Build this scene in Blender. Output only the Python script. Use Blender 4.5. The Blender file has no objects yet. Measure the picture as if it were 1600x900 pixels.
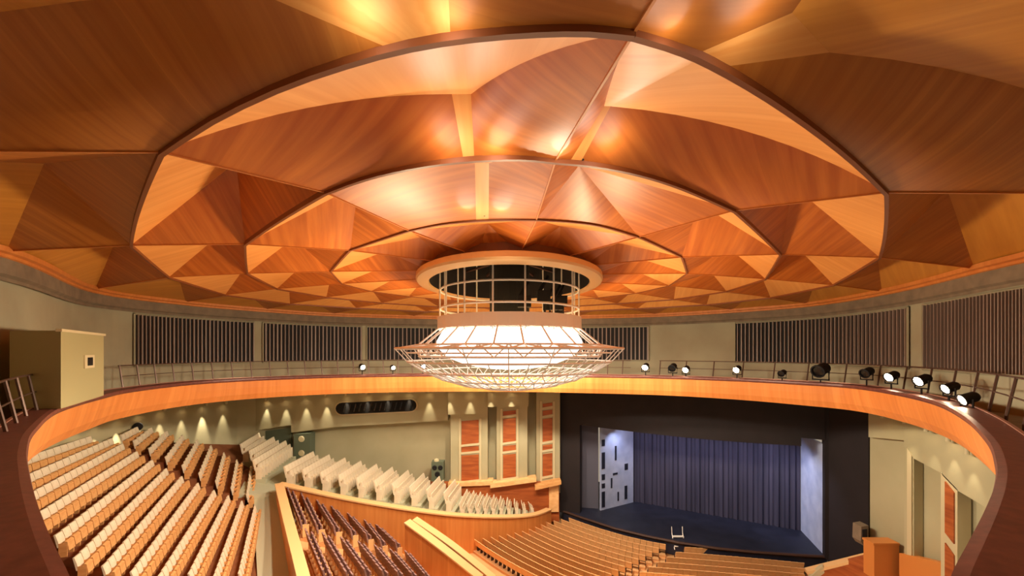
import bpy, math, random
from mathutils import Vector as V
random.seed(7)
# ------------------------------------------------------------------ camera, world, exposure
F, Y0, ZC = 600.0, 548.0, 18.5          # focal length in px, horizon row, eye height
SC = bpy.context.scene
COL = SC.collection
cd = bpy.data.cameras.new('camera'); cam = bpy.data.objects.new('camera', cd); COL.objects.link(cam)
cam.location = (0, 0, ZC); cam.rotation_euler = (math.pi/2, 0, 0)
cd.sensor_fit = 'HORIZONTAL'; cd.sensor_width = 36; cd.lens = F/1600*36; cd.shift_y = (Y0-450)/1600
cd.clip_start = .05; cd.clip_end = 300
SC.camera = cam
w = bpy.data.worlds.new('world'); SC.world = w; w.use_nodes = True
w.node_tree.nodes['Background'].inputs[0].default_value = (1, .82, .62, 1)
w.node_tree.nodes['Background'].inputs[1].default_value = .36  # warm ambient added as base fill; the hall has no such source
SC.view_settings.view_transform = 'Standard'; SC.view_settings.look = 'None'
SC.view_settings.exposure = 0.0; SC.view_settings.gamma = 1.0; SC.view_settings.use_curve_mapping = False
SC.cycles.max_bounces = 6; SC.cycles.diffuse_bounces = 4; SC.cycles.glossy_bounces = 3
SC.cycles.sample_clamp_indirect = 6; SC.cycles.caustics_reflective = False; SC.cycles.caustics_refractive = False

# ------------------------------------------------------------------ helpers
def atY(px, py, Y): return V(((px-800)/F*Y, Y, ZC+(Y0-py)/F*Y))       # point of the place seen at px,py, at distance Y
def atZ(px, py, z): return atY(px, py, F*z/(Y0-py))                    # ... at height z relative to the eye
def atX(px, py, X): return atY(px, py, F*X/(px-800))                   # ... on the side plane x = X
def plane3(a, b, c):
    n = (b-a).cross(c-a).normalized(); d = n.dot(a)
    return n, d
def onP(px, py, pl):
    n, d = pl; o = V((0, 0, ZC)); r = V(((px-800)/F, 1, (Y0-py)/F))
    return o + r*((d-n.dot(o))/n.dot(r))
def lerp(a, b, t): return a+(b-a)*t

def mesh(name, verts, faces, uvs=None, smooth=False):
    me = bpy.data.meshes.new(name); me.from_pydata([tuple(v) for v in verts], [], faces); me.update()
    if uvs:
        l = me.uv_layers.new(name='UVMap')
        for p in me.polygons:
            for li in p.loop_indices: l.data[li].uv = uvs[me.loops[li].vertex_index]
    if smooth: me.shade_smooth()
    return me
def link(name, me, mat=None, parent=None):
    o = bpy.data.objects.new(name, me); COL.objects.link(o)
    if mat is not None and me is not None and not me.materials: me.materials.append(mat)
    if parent is not None: o.parent = parent
    return o
def tag(o, label, cat, group=None, kind=None):
    o['label'] = label; o['category'] = cat
    if group: o['group'] = group
    if kind: o['kind'] = kind
    return o
def empty(name, loc=(0, 0, 0)):
    o = bpy.data.objects.new(name, None); COL.objects.link(o); o.location = loc; o.empty_display_size = .2
    return o
def child(name, me, mat, root):
    """mesh given in world coordinates, parented under root (root may be moved, unrotated)"""
    o = link(name, me, mat, root); o.matrix_parent_inverse = root.matrix_basis.inverted() if root.parent is None else (root.parent.matrix_basis @ root.matrix_basis).inverted()
    return o

class MB:
    def __init__(s): s.v = []; s.f = []
    def add(s, vs, fs):
        b = len(s.v); s.v += [V(x) for x in vs]; s.f += [tuple(i+b for i in f) for f in fs]
    def box8(s, p):   # p: 4 bottom, 4 top
        s.add(p, [(3, 2, 1, 0), (4, 5, 6, 7), (0, 1, 5, 4), (1, 2, 6, 5), (2, 3, 7, 6), (3, 0, 4, 7)])
    def box(s, c, d):
        x, y, z = c; a, b, h = d[0]/2, d[1]/2, d[2]/2
        s.box8([(x-a, y-b, z-h), (x+a, y-b, z-h), (x+a, y+b, z-h), (x-a, y+b, z-h), (x-a, y-b, z+h), (x+a, y-b, z+h), (x+a, y+b, z+h), (x-a, y+b, z+h)])
    def slab(s, pts, ex):   # polygon extruded by ex
        n = len(pts); ex = V(ex)
        s.add([V(p) for p in pts]+[V(p)+ex for p in pts], [tuple(range(n))[::-1], tuple(range(n, 2*n))]+[(i, (i+1) % n, n+(i+1) % n, n+i) for i in range(n)])
    def tube(s, pts, r, n=6, closed=False):
        pts = [V(p) for p in pts]; m = len(pts); vs = []; fs = []
        for i, p in enumerate(pts):
            a = pts[(i-1) % m] if (closed or i > 0) else p; b = pts[(i+1) % m] if (closed or i < m-1) else p
            t = (b-a).normalized(); u = t.cross(V((0, 0, 1)))
            if u.length < 1e-3: u = t.cross(V((1, 0, 0)))
            u.normalize(); q = t.cross(u)
            rr = r[i] if isinstance(r, (list, tuple)) else r
            vs += [p+(u*math.cos(2*math.pi*k/n)+q*math.sin(2*math.pi*k/n))*rr for k in range(n)]
        for i in range(m if closed else m-1):
            for k in range(n):
                a = i*n+k; b = i*n+(k+1) % n; c = ((i+1) % m)*n
                fs.append((a, b, c+(k+1) % n, c+k))
        if not closed: fs += [tuple(range(n))[::-1], tuple(range((m-1)*n, m*n))]
        s.add(vs, fs)
    def strip(s, rails, closed=False):   # list of polylines (same length) skinned together
        m = len(rails[0]); vs = []; fs = []
        for r in rails: vs += r
        for k in range(len(rails)-1):
            for i in range(m if closed else m-1):
                fs.append((k*m+i, k*m+(i+1) % m, (k+1)*m+(i+1) % m, (k+1)*m+i))
        s.add(vs, fs)
    def lathe(s, prof, c=(0, 0, 0), n=24, axis='Z'):
        vs = []; fs = []; m = len(prof)
        for k in range(n):
            a = 2*math.pi*k/n
            for r, z in prof:
                vs.append(V(c)+(V((r*math.cos(a), r*math.sin(a), z)) if axis == 'Z' else V((r*math.cos(a), z, r*math.sin(a)))))
        for k in range(n):
            for i in range(m-1):
                fs.append((k*m+i, ((k+1) % n)*m+i, ((k+1) % n)*m+i+1, k*m+i+1))
        s.add(vs, fs)
    def me(s, name, smooth=False): return mesh(name, s.v, s.f, None, smooth)

# ------------------------------------------------------------------ materials
def srgb(r, g, b):
    f = lambda c: (c/255/12.92 if c/255 <= .04045 else ((c/255+.055)/1.055)**2.4)
    return (f(r), f(g), f(b), 1)
def mat(name, col, rough=.6, metal=0, emit=None, es=0, noise=None, spec=.4, coord='Object'):
    m = bpy.data.materials.new(name); m.use_nodes = True; nt = m.node_tree; b = nt.nodes['Principled BSDF']
    b.inputs['Base Color'].default_value = srgb(*col); b.inputs['Roughness'].default_value = rough
    b.inputs['Metallic'].default_value = metal; b.inputs['Specular IOR Level'].default_value = spec
    if emit: b.inputs['Emission Color'].default_value = srgb(*emit); b.inputs['Emission Strength'].default_value = es
    if noise:   # (second colour, scale xyz, detail)
        tc = nt.nodes.new('ShaderNodeTexCoord'); mp = nt.nodes.new('ShaderNodeMapping'); nz = nt.nodes.new('ShaderNodeTexNoise'); mx = nt.nodes.new('ShaderNodeMix'); mx.data_type = 'RGBA'
        mp.inputs['Scale'].default_value = noise[1]; nz.inputs['Scale'].default_value = 1; nz.inputs['Detail'].default_value = 4
        rp = nt.nodes.new('ShaderNodeMapRange'); rp.inputs[1].default_value = .32; rp.inputs[2].default_value = .68
        nt.links.new(tc.outputs[coord], mp.inputs[0]); nt.links.new(mp.outputs[0], nz.inputs[0]); nt.links.new(nz.outputs[0], rp.inputs[0]); nt.links.new(rp.outputs[0], mx.inputs[0])
        mx.inputs[6].default_value = srgb(*col); mx.inputs[7].default_value = srgb(*noise[0]); nt.links.new(mx.outputs[2], b.inputs['Base Color'])
    return m
def wood_uv(name, c1, c2, c3, rough=.42, plank=1.1):
    """veneer: fine grain along v, slow colour drift, thin plank joints"""
    m = bpy.data.materials.new(name); m.use_nodes = True; nt = m.node_tree; N = nt.nodes.new; L = nt.links.new; b = nt.nodes['Principled BSDF']
    uv = N('ShaderNodeUVMap'); mp = N('ShaderNodeMapping'); mp.inputs['Scale'].default_value = (4.5, .22, 1); L(uv.outputs[0], mp.inputs[0])
    n1 = N('ShaderNodeTexNoise'); n1.inputs['Scale'].default_value = 1; n1.inputs['Detail'].default_value = 5; L(mp.outputs[0], n1.inputs[0])
    r1 = N('ShaderNodeMapRange'); r1.inputs[1].default_value = .3; r1.inputs[2].default_value = .7; L(n1.outputs[0], r1.inputs[0])
    mx = N('ShaderNodeMix'); mx.data_type = 'RGBA'; mx.inputs[6].default_value = srgb(*c1); mx.inputs[7].default_value = srgb(*c2); L(r1.outputs[0], mx.inputs[0])
    # per plank tone
    sx = N('ShaderNodeSeparateXYZ'); L(uv.outputs[0], sx.inputs[0])
    dv = N('ShaderNodeMath'); dv.operation = 'DIVIDE'; dv.inputs[1].default_value = plank*.33; L(sx.outputs[0], dv.inputs[0])
    fl = N('ShaderNodeMath'); fl.operation = 'FLOOR'; L(dv.outputs[0], fl.inputs[0])
    wn = N('ShaderNodeTexWhiteNoise'); wn.noise_dimensions = '1D'; L(fl.outputs[0], wn.inputs['W'])
    m2 = N('ShaderNodeMix'); m2.data_type = 'RGBA'; m2.inputs[7].default_value = srgb(*c3); L(mx.outputs[2], m2.inputs[6])
    ml = N('ShaderNodeMath'); ml.operation = 'MULTIPLY'; ml.inputs[1].default_value = .45; L(wn.outputs[0], ml.inputs[0]); L(ml.outputs[0], m2.inputs[0])
    L(m2.outputs[2], b.inputs['Base Color']); b.inputs['Roughness'].default_value = rough; b.inputs['Specular IOR Level'].default_value = .45; b.inputs['Coat Weight'].default_value = .06; b.inputs['Coat Roughness'].default_value = .45
    return m
M = {
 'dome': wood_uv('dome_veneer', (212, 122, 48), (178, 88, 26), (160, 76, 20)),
 'domeouter': wood_uv('dome_veneer_yellow_lit', (206, 128, 50), (176, 96, 28), (164, 90, 26)),  # outer ring: yellower light there put into the veneer colour
 'domeouterlit': wood_uv('dome_veneer_yellow_bright_lit', (222, 150, 62), (204, 130, 46), (196, 124, 44)),  # outer facing panels: yellow light and chandelier brightness both put into the colour
 'lipwood': mat('lip_wood_shaded', (128, 70, 36), .45),  # darkened to carry the shade on the unlit outer face of the lips
 'domelit': wood_uv('dome_veneer_painted_lit', (240, 168, 92), (226, 146, 70), (218, 138, 64)),  # same veneer brightened: chandelier light on the facing panels painted in
 'edge': mat('shadow_gap', (120, 66, 36), .5),  # dark brown standing for the shadow gap above the collar
 'ribwood': mat('rib_wood', (206, 128, 66), .45),
 'fascia': wood_uv('fascia_veneer', (222, 142, 72), (206, 122, 56), (196, 112, 50), .5),
 'parapet': wood_uv('parapet_veneer', (226, 150, 78), (208, 126, 58), (200, 118, 54), .45),
 'woodtop': mat('light_wood_cap', (238, 190, 130), .4),
 'ledge': mat('leather_ledge', (112, 64, 54), .42, noise=((92, 50, 42), (6, 6, 6))),
 'brass': mat('ledge_trim', (170, 120, 100), .35, .3),
 'concrete': mat('concrete_band', (138, 120, 98), .8, noise=((118, 102, 84), (1.5, 1.5, 1.5))),
 'wall': mat('painted_wall', (184, 174, 138), .75, noise=((172, 162, 126), (.3, .3, .3))),
 'wallg': mat('gallery_wall', (172, 166, 138), .8, noise=((160, 152, 126), (.4, .4, .4))),
 'trim': mat('pale_trim', (205, 190, 150), .6),
 'black': mat('black_matt', (20, 17, 17), .8),
 'slat': mat('grille_slat', (150, 132, 122), .5),
 'slatdark': mat('grille_dark', (38, 34, 34), .8),
 'metal': mat('rail_metal', (92, 70, 60), .4, .4),
 'steel': mat('chandelier_steel', (246, 240, 230), .4, 0),
 'booth': mat('booth_paint', (165, 156, 112), .6),
 'cream': mat('seat_cream', (240, 224, 196), .7, noise=((225, 205, 172), (3, 3, 3))),
 'seatwood': mat('seat_wood', (232, 176, 112), .5, noise=((214, 150, 88), (2, 2, 6))),
 'seatdark': mat('seat_dark', (170, 134, 124), .7, noise=((112, 80, 76), (8, 8, 8))),
 'stallwood': mat('stalls_wood', (250, 202, 142), .5, noise=((236, 178, 114), (2, 2, 4))),
 'frame': mat('seat_frame', (70, 46, 36), .6),
 'carpet': mat('terrace_floor', (150, 92, 56), .8, noise=((128, 74, 44), (1.2, 1.2, 1.2))),
 'stallfloor': mat('stalls_floor', (220, 168, 112), .6, noise=((205, 150, 98), (.8, .8, .8))),
 'paleg': mat('pale_green_floor', (190, 188, 158), .7),
 'portal': mat('portal_black', (40, 32, 33), .75, noise=((34, 27, 28), (.6, .6, .6))),
 'curtain': mat('curtain_indigo', (66, 63, 82), .8, noise=((48, 46, 64), (1.6, 1.6, .1))),
 'flat': mat('stage_flat', (186, 196, 226), .8, noise=((160, 172, 208), (.8, .8, .8))),  # white flats: blue of the stage light put into the colour
 'greyflat': mat('grey_flat', (92, 90, 104), .8),
 'stagefloor': mat('stage_floor', (38, 40, 56), .5, noise=((28, 30, 44), (.8, .8, .8))),
 'glow': mat('lamp_bowl', (255, 250, 240), .5, emit=(255, 248, 236), es=2.6),
 'glowup': mat('lamp_top', (255, 245, 225), .5, emit=(255, 205, 140), es=3),
 'lens': mat('lamp_lens', (255, 240, 220), .4, emit=(255, 225, 185), es=60),
 'glass': mat('dark_glass', (20, 20, 20), .2),
 'panelwood': mat('panel_wood', (184, 100, 50), .45, noise=((150, 74, 36), (.6, .6, 4))),
 'teal': mat('green_box', (96, 104, 84), .6),
}
def point(name, loc, power, col=(1, .8, .55), r=.3, parent=None):
    l = bpy.data.lights.new(name, 'POINT'); l.energy = power; l.color = col; l.shadow_soft_size = r
    o = bpy.data.objects.new(name, l); COL.objects.link(o); o.location = loc
    if parent is not None: o.parent = parent; o.matrix_parent_inverse = parent.matrix_basis.inverted()
    return o
def spot(name, loc, target, power, ang, col=(1, .85, .65), r=.05, blend=.6, parent=None):
    l = bpy.data.lights.new(name, 'SPOT'); l.energy = power; l.color = col; l.shadow_soft_size = r; l.spot_size = math.radians(ang); l.spot_blend = blend
    o = bpy.data.objects.new(name, l); COL.objects.link(o); o.location = loc
    o.rotation_euler = (V(target)-V(loc)).to_track_quat('-Z', 'Y').to_euler()
    if parent is not None: o.parent = parent; o.matrix_parent_inverse = parent.matrix_basis.inverted()
    return o
ORD = 'first second third fourth fifth sixth seventh eighth ninth tenth eleventh twelfth thirteenth fourteenth fifteenth sixteenth seventeenth eighteenth nineteenth twentieth'.split()
def ordn(i):
    if i < 20: return ORD[i]
    t = ['twenty', 'thirty', 'forty', 'fifty'][(i+1)//10-2]; u = (i+1) % 10
    return (t[:-1]+'ieth') if u == 0 else t+'-'+ORD[u-1]

def catmull(P, n, closed=True):
    out = []; m = len(P)
    for i in range(m if closed else m-1):
        g = lambda k: P[k % m] if closed else P[min(max(k, 0), m-1)]
        a, b, c, d = g(i-1), g(i), g(i+1), g(i+2)
        for k in range(n):
            t = k/n
            out.append(.5*((2*b)+(c-a)*t+(2*a-5*b+4*c-d)*t*t+(3*b-a-3*c+d)*t**3))
    if not closed: out.append(P[-1].copy())
    return out
def offset(P, d, closed=True):   # plan offset, + = away from the middle of the hall
    out = []; m = len(P); c = V((0, 20, 0))
    for i, p in enumerate(P):
        t = P[(i+1) % m]-P[(i-1) % m] if closed else P[min(i+1, m-1)]-P[max(i-1, 0)]
        n = V((t.y, -t.x, 0)).normalized()
        if n.dot(V((p.x-c.x, p.y-c.y, 0))) < 0: n = -n
        out.append(p+n*d)
    return out
def setz(P, z): return [V((p.x, p.y, ZC+z)) for p in P]

# ------------------------------------------------------------------ dome (ceiling)
RZ = [3.85, 4.1, 4.5, 4.7, 4.4]
NODE = [
 {-2: (10, 392), -3: (149, 451), -4: (290, 471.5), -5: (415, 483), -6: (520, 490), -7: (645, 494), 8: (775, 496), 7: (905, 494), 6: (1025, 491), 5: (1145, 484), 4: (1262, 474), 3: (1378, 455), 2: (1522, 419)},
 {-1: (252, 237), 0: (990, 50), 1: (1385, 300), -2: (205, 383), 2: (1374.5, 402), -3: (264, 433), 3: (1302, 445), -4: (352, 460.6), 4: (1204, 465), -5: (453, 474.5), 5: (1104, 476), -6: (556.5, 481), 6: (995.6, 482), -7: (666, 486.6), 7: (890, 486.5), 8: (780, 489)},
 {-1: (508, 300), 0: (868, 250), 1: (1148, 328), -2: (383, 381), 2: (1220, 397), -3: (386.6, 427), 3: (1196, 435.6), -4: (433, 451), 4: (1135, 455), -5: (510, 464), 5: (1053, 467.5), -6: (596, 473), 6: (965, 474), -7: (685, 479), 7: (880, 479), 8: (782, 481)},
 {-1: (639.4, 360), 0: (838, 343), 1: (998, 370), -2: (547, 391), 2: (1065, 401.6), -3: (517, 424), 3: (1073, 427), -4: (534, 443), 4: (1045.6, 446), -5: (580, 455), 5: (993.5, 458), -6: (639, 463), 6: (935, 465), -7: (705, 469), 7: (865, 470), 8: (785, 472)},
 {}]
def nd(i, j):
    j = (j+7) % 16-7
    if i == 0 and j in (-1, 0, 1): return {-1: V((-17, 7.3, ZC+RZ[0])), 0: V((3.5, -5.5, ZC+RZ[0])), 1: V((17.5, 9.4, ZC+RZ[0]))}[j]
    if i == 4:
        a = math.radians(5+22.5*j); return V((-.1+5.1*math.sin(a), 24-6.4*math.cos(a), ZC+RZ[4]))
    return atZ(*NODE[i][j], RZ[i])
RING = [[nd(i, j) for j in range(-7, 9)] for i in range(5)]
NS = 8
SPL = [catmull(r, NS*2) for r in RING]
ARCPX = {(1, -1): [(252, 237), (330, 185), (430, 135), (540, 95), (640, 68), (740, 52), (840, 44), (920, 43), (990, 50)],
 (1, 0): [(990, 50), (1060, 72), (1120, 100), (1200, 148), (1280, 205), (1340, 255), (1385, 300)],
 (2, -1): [(508, 300), (560, 280), (620, 264), (690, 252), (760, 246), (820, 245), (868, 250)],
 (2, 0): [(868, 250), (930, 256), (1000, 270), (1070, 293), (1148, 328)],
 (3, -1): [(639.4, 360), (690, 350), (742, 345), (790, 343), (838, 343)],
 (3, 0): [(838, 343), (890, 346), (940, 353), (998, 370)]}
def bez(a, m, b, n):
    c = 2*m-(a+b)/2
    return [a*(1-t)**2+c*2*t*(1-t)+b*t*t for t in [k/n for k in range(n+1)]]
def arc(i, j, n=16):
    a, b = nd(i, j), nd(i, j+1)
    if (i, j) in ARCPX:
        c = catmull([atZ(x, y, RZ[i]) for x, y in ARCPX[(i, j)]], 4, False); return sub(c, 0, 1, n)
    else:
        k = (j+7) % 16; ms = SPL[i][k*NS*2+NS]; mc = (a+b)/2; q = 1 if i in (0, 4) else (.25 if mc.y < 14 else .1); m = lerp(mc, ms, q)
    return bez(a, m, b, n)
def samp(c, s):
    x = s*(len(c)-1); k = min(int(x), len(c)-2); return lerp(c[k], c[k+1], x-k)
def sub(c, s0, s1, n): return [samp(c, s0+(s1-s0)*k/n) for k in range(n+1)]
def loft(name, c0, c1, m, parent, material, e=None):
    n = len(c0); vs = []; uv = []; fs = []
    ln = sum((c0[k+1]-c0[k]).length+(c1[k+1]-c1[k]).length for k in range(n-1))/2
    h = sum((c1[k]-c0[k]).length for k in range(n))/n
    off = random.random()*50
    if e is not None:
        e = e.normalized(); far = max(c1+c0, key=lambda p: ((p-c0[0])-e*(p-c0[0]).dot(e)).length); pv = (far-c0[0]); pv = (pv-e*pv.dot(e)).normalized()
    for a in range(m+1):
        for k in range(n):
            vs.append(lerp(c0[k], c1[k], a/m)); q = vs[-1]; uv.append((off+ln*k/(n-1), off+h*a/m) if e is None else (off+q.dot(e), off+q.dot(pv)))
    for a in range(m):
        for k in range(n-1): fs.append((a*n+k, a*n+k+1, (a+1)*n+k+1, (a+1)*n+k))
    return link(name, mesh(name, vs, fs, uv, True), material, parent)
CPX = {(1, -1): ((706, 147), (736, 147), 5.3, .60, .02), (1, 0): ((944, 166), (954, 166), 5.0, .14, .03),
       (0, -1): ((395, -15), (697, -80), 4.45, .52, .06), (0, 0): ((1238, 20), (1296, 82), 4.5, .30, .05),
       (2, -1): ((742, 255), (764, 255), 5.2, .56, .05)}
APEX = {(2, 0): (905, 258, 5.25), (1, 1): (1238, 290, 5.5), (2, 1): (1092, 318, 5.6), (2, -2): (560, 288, 5.6)}
ceil = empty('ceiling'); tag(ceil, 'orange veneered wooden dome ceiling of folded coffers above the hall', 'ceiling', kind='structure')
def board(c, z0, z1, th):
    b = MB(); o1 = []; o2 = []
    for k, p in enumerate(c):
        t = c[min(k+1, len(c)-1)]-c[max(k-1, 0)]; n = V((t.y, -t.x, 0)).normalized()*th/2
        o1.append(p+n); o2.append(p-n)
    up = lambda P, z: [p+V((0, 0, z)) for p in P]
    b.strip([up(o1, z0), up(o1, z1), up(o2, z1), up(o2, z0), up(o1, z0)])
    n = len(c)
    b.add([o1[0]+V((0, 0, z0)), o1[0]+V((0, 0, z1)), o2[0]+V((0, 0, z1)), o2[0]+V((0, 0, z0))], [(0, 1, 2, 3)])
    b.add([o1[-1]+V((0, 0, z0)), o1[-1]+V((0, 0, z1)), o2[-1]+V((0, 0, z1)), o2[-1]+V((0, 0, z0))], [(3, 2, 1, 0)])
    return b
for i in range(4):
    for j in range(-7, 9):
        A, B, D, E = nd(i, j), nd(i, j+1), nd(i+1, j), nd(i+1, j+1)
        ao, ai = arc(i, j), arc(i+1, j)
        ch = (B-A).length; ym = (A.y+B.y+D.y+E.y)/4
        if (i, j) in CPX:
            p1, p2, zc, sL, dl = CPX[(i, j)]; C1, C2 = atZ(*p1, zc), atZ(*p2, zc)
        else:
            mo, mi = samp(ao, .5), samp(ai, .5); c = lerp(mo, mi, (.66, .68, .5, .5)[i])
            rz = .19*ch*max(.42, 1.25-.85*ym/40)*(.8 if i == 3 else 1)
            c.z = (mo.z*.4+mi.z*.6)+rz; t = (B-A).normalized(); C1, C2 = c-t*.02*ch, c+t*.02*ch; sL, dl = .5, .012
        if (i, j) in APEX: C1 = C2 = atZ(*APEX[(i, j)][:2], APEX[(i, j)][2])
        cf = empty('coffer'); cf.parent = ceil
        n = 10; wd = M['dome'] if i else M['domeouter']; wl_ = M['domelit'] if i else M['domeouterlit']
        mer = lambda a, b: [lerp(a, b, k/n) for k in range(n+1)]
        if (i, j) in CPX:
            def cur(a, b): return bez(a, (a+b)/2+V((0, 0, .05*(b-a).length)), b, n)
            ka, kb = cur(A, C1), cur(C2, B)
            sC = max(.15, min(.85, (C1-A).length/((C1-A).length+(C2-B).length)))
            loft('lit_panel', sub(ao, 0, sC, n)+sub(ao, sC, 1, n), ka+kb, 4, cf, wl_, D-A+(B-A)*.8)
            loft('side_panel', ka, sub(ai, 0, sL-dl, n), 5, cf, wd, D-A)
            loft('side_panel', kb, sub(ai, sL+dl, 1, n), 5, cf, wd, E-B)
            loft('spine_panel', [C1, lerp(C1, C2, .5), C2], sub(ai, sL-dl, sL+dl, 2), 6, cf, M['domelit'])  # light reflected off the fold, put into the strip's paler colour
        else:
            C = (C1+C2)/2
            def fan(nm, c, mm, e): loft(nm, c, [C]*len(c), 5, cf, mm, e)
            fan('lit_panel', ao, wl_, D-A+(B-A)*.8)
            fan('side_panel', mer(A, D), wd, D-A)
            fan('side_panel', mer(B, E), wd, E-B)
            fan('inner_panel', ai, wd, E-D)
        if i < 3: link('lip', board(ai, -.09 if i < 2 else -.05, .2, .09).me('lip'), M['lipwood'], cf)
    for j in range(-7, 9):
        c = [lerp(nd(i, j), nd(i+1, j), k/6) for k in range(7)]
        link('rib', board(c, -.03, .14, .04).me('rib'), M['ribwood'], ceil)
# uplights on the lips
def uplight(px, py, z, power, lab):
    p = atZ(px, py, z)
    t = empty('uplight', p); tag(t, lab, 'uplight', 'uplights hidden in the dome coffers')
    b = MB(); b.box((0, 0, 0), (.16, .12, .08)); b.box((0, 0, -.07), (.04, .04, .08)); link('body', b.me('body'), M['black'], t)
    b = MB(); b.lathe([(0, .07), (.05, .06), (.055, .04)], (0, -.0, 0), 10); link('lens', b.me('lens'), M['lens'], t)
    for dx in (-.75, .75):
        point('uplight_beam', p+V((dx*.75, -.5, -.22)), power*.75, (1, .92, .76), .4, t)
uplight(645, 60, 4.25, 34, 'sparkling uplight on the lip of the largest dome coffer overhead')
uplight(736, 240, 4.62, 55, 'sparkling uplight on the middle dome lip above the chandelier')
uplight(911, 243, 4.62, 45, 'sparkling uplight beside the long rib on the middle dome lip')
uplight(757, 333, 4.85, 30, 'sparkling uplight on the lowest dome lip just above the chandelier ring')
uplight(1090, 72, 4.25, 24, 'uplight washing the outer coffer at the upper edge of the dome')

# rim mouldings, band and gallery wall
rim = SPL[0]
def ringme(name, prof, base, m, parent=None, uvl=False):
    """profile of (outward offset, z) swept round a closed plan curve"""
    rails = [setz(offset(base, d), z) for d, z in prof]
    n = len(base); vs = []; uv = []; fs = []
    s = [0]
    for k in range(n): s.append(s[-1]+(base[(k+1) % n]-base[k]).length)
    for a, r in enumerate(rails):
        for k in range(n+1): vs.append(r[k % n]); uv.append((s[k], prof[a][1]))
    for a in range(len(rails)-1):
        for k in range(n): fs.append((a*(n+1)+k, a*(n+1)+k+1, (a+1)*(n+1)+k+1, (a+1)*(n+1)+k))
    return link(name, mesh(name, vs, fs, uv), m, parent)
o = ringme('trim_1', [(-.25, 3.95), (-.25, 3.75), (-.1, 3.7), (-.1, 3.58), (.1, 3.5)], rim, M['fascia'], None); tag(o, 'narrow orange wooden moulding round the rim of the dome', 'moulding', kind='structure')
o = ringme('trim_2', [(-.02, 3.6), (-.02, 2.95), (.12, 2.85), (.12, 2.7)], rim, M['concrete']); tag(o, 'grey concrete band under the wooden rim of the dome', 'band', kind='structure')
gw = ringme('wall_gallery', [(.3, 3.8), (.3, -3.2)], rim, M['wallg']); tag(gw, 'beige curved wall behind the upper gallery and its grilles', 'wall', kind='structure')
WALL = setz(offset(rim, .3), 0)
def wall_at(px):
    best = None
    for k in range(len(WALL)):
        a, b = WALL[k], WALL[(k+1) % len(WALL)]
        if a.y < 3 or b.y < 3: continue
        qa, qb = 800+F*a.x/a.y-px, 800+F*b.x/b.y-px
        if qa*qb <= 0:
            lo, hi = 0., 1.
            for _ in range(30):
                m = (lo+hi)/2; c = lerp(a, b, m)
                if (800+F*c.x/c.y-px)*qa > 0: lo = m
                else: hi = m
            c = lerp(a, b, lo)
            if best is None or c.y > best.y: best = c
    return best
# slatted grilles
def grille(x0, x1, n, lab):
    P0 = wall_at((x0+x1)/2); root = empty('slatted_grille', P0); tag(root, lab, 'grille', 'slatted grilles along the gallery wall')
    pts = [wall_at(x0+(x1-x0)*k/12) for k in range(13)]
    inw = offset(pts, -.06, False); b = MB(); out = pts
    b.strip([[p+V((0, 0, -1.05)) for p in inw], [p+V((0, 0, 2.6)) for p in inw]])
    child('backing', b.me('backing'), M['slatdark'], root)
    b = MB()
    for zz in (2.6, -1.05): b.tube([p+V((0, 0, zz)) for p in offset(pts, -.12, False)], .07, 4)
    for p in (offset(pts, -.12, False)[0], offset(pts, -.12, False)[-1]): b.tube([p+V((0, 0, -1.05)), p+V((0, 0, 2.6))], .07, 4)
    child('frame', b.me('frame'), M['wallg'], root)
    far = P0.y
    for k in range(n):
        p = wall_at(x0+(x1-x0)*(k+.7)/n)
        q = wall_at(x0+(x1-x0)*(k+.7)/n+.6)
        t = (q-p).normalized(); nn = V((t.y, -t.x, 0)); nn = nn if nn.dot(V((0, 20, 0))-V((p.x, p.y, 0))) > 0 else -nn
        wd = far*.0030*random.uniform(.6, 1.1)
        c = p+nn*.16; b = MB(); a = t*wd/2; d = nn*.12
        z0, z1 = V((0, 0, -1.0)), V((0, 0, 2.55))
        b.box8([c-a-d/2+z0, c+a-d/2+z0, c+a+d/2+z0, c-a+d/2+z0, c-a-d/2+z1, c+a-d/2+z1, c+a+d/2+z1, c-a+d/2+z1])
        child('slat', b.me('slat'), M['slat'], root)
grille(208, 397, 30, 'dark slatted grille on the gallery wall beside the beige booth')
grille(410, 566, 26, 'dark slatted grille second from the beige booth on the gallery wall')
grille(573, 715, 22, 'dark slatted grille partly behind the left side of the chandelier')
grille(885, 1014, 20, 'dark slatted grille partly behind the right side of the chandelier')
grille(1149, 1422, 44, 'long dark slatted grille on the gallery wall above the stage')
grille(1446, 1640, 34, 'brown slatted grille at the right edge beyond the wall pier')

# ------------------------------------------------------------------ gallery ring
HZ = -2.1
INNER = [(118, 960), (100, 900), (72, 840), (52, 785), (41, 740), (38, 702), (52, 670), (95, 636), (165, 616), (210, 607), (300, 597), (400, 591), (520, 587), (660, 585), (800, 585), (900, 586), (1030, 588), (1150, 592), (1250, 597), (1330, 602), (1400, 612), (1460, 626), (1505, 648), (1545, 685), (1561, 722), (1560, 755), (1545, 797), (1520, 848), (1495, 898), (1478, 960)]
inner = [atZ(x, y, HZ) for x, y in INNER]
near = [V((2.0, 2.1, 0)), V((0, 1.75, 0)), V((-2.0, 2.1, 0))]
inner_c = catmull([V((p.x, p.y, 0)) for p in inner]+near, 6)
gr = empty('gallery'); tag(gr, 'round upper gallery with orange wooden front and brown leather ledge', 'gallery', kind='structure')
ringme('front_panel', [(0, -2.14), (.04, -2.3), (.14, -2.8), (.28, -3.3), (.5, -3.7), (.9, -3.74)], inner_c, M['fascia'], gr)
ringme('ledge', [(.02, -2.3), (-.05, -2.2), (-.03, -2.1), (.08, -2.07), (.62, -2.07), (.66, -2.15), (.66, -2.75)], inner_c, M['ledge'], gr)
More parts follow.
